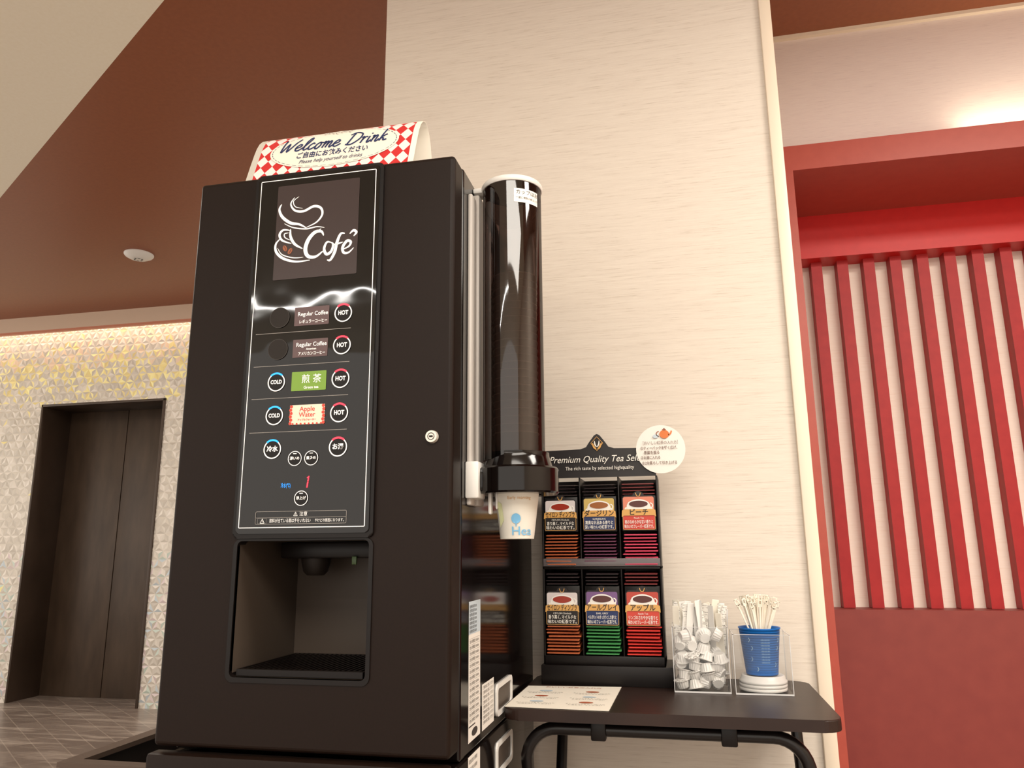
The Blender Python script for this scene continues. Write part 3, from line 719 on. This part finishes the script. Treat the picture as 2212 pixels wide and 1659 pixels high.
def teacard(cx,z0,z1,jp,en,l1,l2,low,bg,tea,rib=M_gold):
    y=RY0-0.004; hw=0.0345; c=Flat('tea_card',frontmap(y)); H=z1-z0
    pts=[(cx-hw,z0),(cx+hw,z0),(cx+hw,z1-0.006),(cx+hw-0.006,z1),(cx+0.012,z1)]+[(cx+0.011*math.cos(math.radians(a)),z1+0.009*math.sin(math.radians(a))) for a in (30,60,90,120,150)]+[(cx-0.012,z1),(cx-hw+0.006,z1),(cx-hw,z1-0.006)]
    c.add(poly(pts),M_cardblk,0); o=c.build(rk)
    md=o.modifiers.new('s','SOLIDIFY'); md.thickness=0.0015; md.offset=-1
    p=Flat('card_print',frontmap(y-0.0017))
    p.add(rrect(cx-hw+0.0025,z0+H*0.50,cx+hw-0.0025,z1-0.003,0.004),bg,0)
    zc=z0+H*0.70
    p.add(ell(cx,zc-0.006,0.029,0.008),M_paper,1); p.add(ell(cx,zc-0.001,0.0245,0.0145),M_white,2); p.add(ring(cx+0.024,zc,0.004,0.0062,-90,90,10),M_white,2)
    p.add(ell(cx,zc+0.004,0.0225,0.0085),M_wplast,3); p.add(ell(cx,zc+0.0035,0.0195,0.0068),tea,4)
    p.add(outline(cx-hw+0.001,z0+0.001,cx+hw-0.001,z0+H*0.43,0.003,0.0009),M_gold,2); p.add(rrect(cx-hw+0.002,z0+0.002,cx+hw-0.002,z0+H*0.43,0.003),low,1)
    p.add(poly([(cx-hw-0.001,z0+H*0.38),(cx-hw+0.004,z0+H*0.42),(cx+hw-0.004,z0+H*0.42),(cx+hw+0.001,z0+H*0.38),(cx+hw,z0+H*0.57),(cx+hw-0.005,z0+H*0.60),(cx-hw+0.005,z0+H*0.60),(cx-hw,z0+H*0.57)]),rib,5)
    p.text(jp,cx,z0+H*0.505,0.014,M_cardblk,7,bold=0.0002,fit=min(0.062,0.0125*len(jp)))
    p.text(en,cx,z0+H*0.345,0.005,M_white,7)
    p.text(l1,cx,z0+H*0.23,0.0085,M_white,7,bold=0.0001,fit=0.058); p.text(l2,cx,z0+H*0.10,0.0085,M_white,7,bold=0.0001,fit=0.060)
    for s in (-1,1): p.add(stroke([(cx+s*0.005,z1+0.005),(cx+s*0.003,z1-0.001),(cx,z1-0.002)],0.0014,False,3),M_gold,6)
    p.build(o)
CX=[RX0+cw*(i+0.5) for i in range(3)]
Mpk=mat('peach photo backdrop',(215,130,105),0.5); Mpr=mat('violet photo backdrop',(116,84,132),0.5); Mrd=mat('apple photo backdrop',(178,66,54),0.5); Mgn=mat('golden photo backdrop',(196,170,96),0.5)
teacard(CX[0],0.037,0.104,'セイロン ディンブラ','CEYLON Dimbula','香り高く､マイルドな','味わいの紅茶です｡',M_cardblk,M_picbg,M_teared)
teacard(CX[1],0.037,0.107,'ダージリン','DARJEELING','高貴な気品ある香りと','深い味わいの紅茶です｡',M_navy,Mgn,mat('amber tea',(150,90,45),0.3))
teacard(CX[2],0.037,0.109,'ピーチ','Peach Tea','桃のなめらかな甘い香りと','味わいのフレーバー紅茶です｡',M_cardred,Mpk,M_teabrown)
teacard(CX[0],-0.154,-0.086,'セイロン ディンブラ','CEYLON Dimbula','香り高く､マイルドな','味わいの紅茶です｡',M_cardblk,M_picbg,M_teared)
teacard(CX[1],-0.154,-0.084,'アールグレイ','EARL GREY','ベルガモットのすっきりとした香りと','味わいのフレーバー紅茶です｡',M_navy,Mpr,M_teabrown)
teacard(CX[2],-0.154,-0.084,'アップル','Apple Tea','リンゴのさわやかな香りと','味わいのフレーバー紅茶です｡',M_cardred,Mrd,M_teabrown)
pm={}
def packet(cx,z,m,label,dy=0):
    if m.name not in pm:
        bm=bmesh.new(); bm_box(bm,-0.034,0.034,-0.03,0.03,0,0.0062,0.0016,1)
        for v in bm.verts:
            if abs(v.co.x)>0.03 or abs(v.co.y)>0.026: v.co.z=0.0031+(v.co.z-0.0031)*0.45
        me=bpy.data.meshes.new('tea_bag'); bm.to_mesh(me); bm.free(); me.materials.append(m); pm[m.name]=me
    o=bpy.data.objects.new('tea_bag',pm[m.name]); COL.objects.link(o)
    o.location=(cx+random.uniform(-0.002,0.002),RY0+0.028+dy+random.uniform(-0.003,0.002),z); o.rotation_euler=(0.06,0,random.uniform(-0.05,0.05))
    o['label']=label; o['category']='tea bag'; o['group']='tea bags in the rack'
rowsp=[(-0.0335,[(M_orange,'orange'),(M_purple,'purple'),(M_pink,'pink')],0.034),(-0.2115,[(M_orange,'orange'),(M_greenp,'green'),(M_redp,'red')],-0.148)]
M_maroon=mat('maroon packet',(110,42,42),0.45)
for zb,ms,ztop in rowsp:
    for i,(m,n) in enumerate(ms):
        nb=int((ztop-zb)/0.0066)
        for k in range(nb): packet(CX[i],zb+0.0003+k*0.0066,m,'wrapped %s tea bag stacked flat in the rack'%n)
        z1=zb+0.0026+nb*0.0066
        top=z1+0.074
        box('packet_box',CX[i]-0.036,CX[i]+0.036,RY0+0.006,RY0+0.07,z1,top,M_blk,rk,bev=0.001)
        for k in range(4): packet(CX[i],top+0.0020+k*0.0068,M_dkpack if i<2 else M_maroon,'dark wrapped tea bag on top of the rack stack',0.004)
# round tag
tg=root('round_tag',(-0.031,1.628,0.153),'round white paper tag with teapot drawing fixed on the tea rack','tag')
c=Flat('disc',frontmap(1.6215)); c.add(ell(-0.031,0.204,0.051,0.051,48),M_white,0); dsc=c.build(tg)
md=dsc.modifiers.new('s','SOLIDIFY'); md.thickness=0.0012; md.offset=-1
t=Flat('lettering',frontmap(1.6195)); M_brn=mat('brown print',(120,95,85),0.6); M_pot=mat('orange teapot print',(215,120,60),0.6)
t.add(ell(-0.022,0.235,0.010,0.009),M_pot,1); t.add(ell(-0.022,0.2445,0.004,0.0018),M_brownbean,2); t.add(ell(-0.022,0.2468,0.0014,0.0014,10),M_brownbean,2)
t.add(stroke([(-0.0135,0.233),(-0.009,0.236),(-0.007,0.242)],0.003,False),M_pot,1); t.add(ring(-0.033,0.236,0.0045,0.0062,90,270,12),M_brownbean,1)
t.add(ell(-0.040,0.231,0.006,0.004),M_pale,1)
t.text('［おいしい紅茶の入れ方］',-0.031,0.217,0.0085,M_brn,1,fit=0.072)
for s,x,z,w in (('①ティーバックを軽く広げ、',-0.073,0.206,0.076),('茶葉を振る',-0.066,0.1965,0.032),('②お湯に入れる',-0.073,0.186,0.040),('③2分蒸らして引き上げる',-0.071,0.1745,0.072)):
    t.text(s,x,z,0.0078,M_brn,1,align='LEFT',bold=0.0001,fit=w)
t.build(dsc)

# ------------------------------------------------------------ acrylic boxes
def acryl(x0,x1,y0,y1,z1,label):
    r=root('acrylic_box',((x0+x1)/2,(y0+y1)/2,TZ),label,'container')
    th=0.0022; z0=TZ+0.0005
    boxes('box_walls',[(x0,x1,y0,y0+th,z0,z1),(x0,x1,y1-th,y1,z0,z1),(x0,x0+th,y0+th,y1-th,z0,z1),(x1-th,x1,y0+th,y1-th,z0,z1),(x0+th,x1-th,y0+th,y1-th,z0,z0+th)],M_clear,r)
    e=[]; w=0.0012
    for (a,b2,c,d) in ((x0,x1,y0,y0+th),(x0,x1,y1-th,y1),(x0,x0+th,y0,y1),(x1-th,x1,y0,y1)): e.append((a,b2,c,d,z1,z1+0.0006))
    for x in (x0-0.0002,x1-w): 
        for y in (y0-0.0002,y1-w): e.append((x,x+w,y,y+w,z0,z1))
    e.append((x0,x1,y0-0.0004,y0,z0,z0+0.003))
    boxes('edge_shine_strips',e,M_edgeshine,r)  # pale strips imitate the bright edges of the clear walls
    return r
acryl(-0.026,0.079,1.575,1.668,-0.150,'clear acrylic box full of creamer cups and sugar sticks')
acryl(0.087,0.191,1.572,1.668,-0.162,'clear acrylic box holding a blue cup and lids')
bm=bmesh.new()
bm_lathe(bm,[(0,0),(0.0092,0),(0.0100,0.001),(0.0124,0.0145),(0.0156,0.0150),(0.0156,0.0162),(0.0124,0.0168),(0,0.0166)],0,0,48)
for v in bm.verts:
    r=math.hypot(v.co.x,v.co.y)
    if 0.0088<r<0.0130 and v.co.z<0.0148:
        a=math.atan2(v.co.y,v.co.x); k=1+0.05*math.cos(a*16); v.co.x*=k; v.co.y*=k
cme=bpy.data.meshes.new('creamer_cup'); bmesh.ops.recalc_face_normals(bm,faces=bm.faces[:]); bm.to_mesh(cme); bm.free(); cme.materials.append(M_wplast)
for p in cme.polygons: p.use_smooth=True
cme.set_sharp_from_angle(angle=math.radians(30))
M_foil=noise_mat('printed foil lid',(170,166,160),(236,234,230),nscale=260,rough=0.4,lo=0.42,hi=0.5)
cme.materials.append(M_foil)
for p in cme.polygons:
    if p.center.z>0.0163 : p.material_index=1
pos=[]
for lay in range(6):
    for i in range(4):
        for j in range(2):
            if lay>=4 and (j==1 or random.random()<0.3): continue
            pos.append((-0.0085+i*0.0225+(lay%2)*0.004-0.002+random.uniform(-.002,.002),1.594+j*0.028+random.uniform(-.003,.003),TZ+0.004+lay*0.0165+random.uniform(0,.003)))
for k,p in enumerate(pos):
    o=bpy.data.objects.new('creamer_cup',cme); COL.objects.link(o)
    fl2=random.random()
    if fl2<0.25: o.rotation_euler=(random.uniform(-.4,.4),random.uniform(-.4,.4),0); o.location=p
    elif fl2<0.6: o.rotation_euler=(math.pi+random.uniform(-.4,.4),random.uniform(-.4,.4),0); o.location=(p[0],p[1],p[2]+0.016)
    elif fl2<0.8: o.rotation_euler=(-1.2+random.uniform(-.3,.3),0,random.uniform(-.6,.6)); o.location=(p[0],p[1]-0.002,p[2]+0.011)
    else:
        s=random.choice([-1,1]); o.rotation_euler=(0.2,s*random.uniform(1.0,1.5),random.uniform(-.8,.8)); o.location=(p[0]-s*0.006,p[1],p[2]+0.010)
    o['label']='small white sealed creamer portion cup in the acrylic box'; o['category']='creamer'; o['group']='creamer cups in the acrylic box'
M_sach=noise_mat('striped sachet paper',(170,166,160),(240,237,230),scale=(1,1,6),nscale=90,rough=0.5,lo=0.40,hi=0.48)
sme=[]
for mm in (M_paper,M_wplast,M_sach):
    bm=bmesh.new(); bm_box(bm,-0.0068,0.0068,-0.0012,0.0012,0,0.112,0.0009,1)
    for v in bm.verts:
        if v.co.z<0.004 or v.co.z>0.108: v.co.y*=0.3
    me=bpy.data.meshes.new('sugar_stick'); bm.to_mesh(me); bm.free(); me.materials.append(mm); sme.append(me)
for i in range(44):
    o=bpy.data.objects.new('sugar_stick',random.choice(sme)); COL.objects.link(o)
    o.location=(-0.016+ (i%11)*0.0087,1.628+0.009*(i//11)+random.uniform(-.003,.003),-0.224+random.uniform(-0.016,0.012))
    o.rotation_euler=(random.uniform(-0.02,0.16),random.uniform(-0.18,0.18) if 0<i%11<10 else 0.0,random.uniform(-0.9,0.9))
    o['label']='white paper sugar stick standing in the acrylic box'; o['category']='sugar stick'; o['group']='sugar sticks in the acrylic box'
bx,by=0.141,1.621
lp=[(0.043,0),(0.0445,0.001),(0.0445,0.005),(0.042,0.006),(0.040,0.0135),(0.0385,0.015),(0.036,0.0135),(0,0.0135)]
bm=bmesh.new(); bm_lathe(bm,lp,0,0,40); lme=bpy.data.meshes.new('cup_lid'); bmesh.ops.recalc_face_normals(bm,faces=bm.faces[:]); bm.to_mesh(lme); bm.free(); lme.materials.append(M_wplast)
for p in lme.polygons: p.use_smooth=True
for i in range(3):
    o=bpy.data.objects.new('cup_lid',lme); COL.objects.link(o); o.location=(bx+0.0004*i,by,TZ+0.003+0.0065*i)
    o['label']='white plastic cup lid under the blue paper cup'; o['category']='lid'; o['group']='stacked cup lids'
bz=TZ+0.003+0.013+0.0155
bcme=cup_mesh('blue_paper_cup',0.0295,0.0385,0.086,M_bluecup)
o=bpy.data.objects.new('paper_cup',bcme); COL.objects.link(o); o.location=(bx,by,bz); o['label']='blue paper cup with small white print holding stirrers'; o['category']='cup'
bpy.context.view_layer.update()
def bcm(u,v,l):
    r=0.0297+(v-bz)*0.107+0.0007; return (bx+r*math.sin(u/0.034),by-r*math.cos(u/0.034),v)
t=Flat('cup_print',bcm); lb=mat('light blue print',(150,190,215),0.5)
for k in range(9): t.text('coffee time relax',0.006,bz+0.066-k*0.0052,0.0042,lb,1,fit=0.016)
for (u,v) in ((-0.022,0.03),(-0.02,0.05),(-0.024,0.065),(0.03,0.05),(0.032,0.065),(-0.012,0.012),(0.026,0.02)): t.add(stroke([(u,bz+v-0.004),(u+0.003,bz+v),(u+0.001,bz+v+0.004)],0.0012,False,3),lb,1)
t.build(o)
bm=bmesh.new(); bm_box(bm,-0.0016,0.0016,-0.0009,0.0009,0,0.124,0.0003,1); bm_box(bm,-0.0040,0.0040,-0.0009,0.0009,0.119,0.1215); bm_box(bm,-0.0040,-0.0022,-0.0009,0.0009,0.120,0.132); bm_box(bm,0.0022,0.0040,-0.0009,0.0009,0.120,0.132); bm_box(bm,-0.0040,0.0040,-0.0009,0.0009,0.1310,0.1330)
stme=bpy.data.meshes.new('stirrer'); bm.to_mesh(stme); bm.free(); stme.materials.append(mat('ivory plastic',(244,236,220),0.35))
for i in range(42):
    a=i*2.4; rr=0.020*math.sqrt((i+0.5)/42); o=bpy.data.objects.new('stirrer',stme); COL.objects.link(o)
    x=rr*math.cos(a); y=rr*math.sin(a)
    o.location=(bx-x*0.35,by-y*0.3,bz+0.008+0.004*(i%3)); o.rotation_euler=(-y*9,x*20,random.uniform(-0.8,0.8))
    o['label']='white plastic stirrer standing in the blue cup'; o['category']='stirrer'; o['group']='stirrers in the blue cup'

# ------------------------------------------------------------ lights
def area(name,loc,sx,sy,power,col=(1,0.9,0.78),rot=(0,0,0)):
    l=bpy.data.lights.new(name,'AREA'); l.shape='RECTANGLE'; l.size=sx; l.size_y=sy; l.energy=power; l.color=col
    o=bpy.data.objects.new(name,l); COL.objects.link(o); o.location=loc; o.rotation_euler=rot; return o
area('ceiling_key_fill_light',(0.5,-1.2,1.62),2.2,1.2,105,(1,0.93,0.83))
area('ceiling_key_fill_light',(1.5,0.6,1.62),1.0,0.6,62,(1,0.93,0.83))  # unseen fill light, added to brighten the alcove slats
area('reflection_line_light',(-2.2,-2.2,1.62),3.4,0.03,30,(1,0.96,0.90))  # unseen strip added behind the camera for its streak on the glossy control film
area('hall_light',(-3.2,2.2,1.62),0.9,0.9,40,(1,0.93,0.84))
area('cove_light',(-3.7,4.46,1.76),6.0,0.05,24,(1,0.94,0.82))
area('alcove_wash_light',(1.75,2.315,1.235),1.7,0.02,2.6,(1,0.88,0.66),(math.radians(180),0,0))
w=bpy.data.worlds.new('world'); scene.world=w; w.use_nodes=True
w.node_tree.nodes['Background'].inputs[0].default_value=(1.0,0.91,0.81,1); w.node_tree.nodes['Background'].inputs[1].default_value=1.7
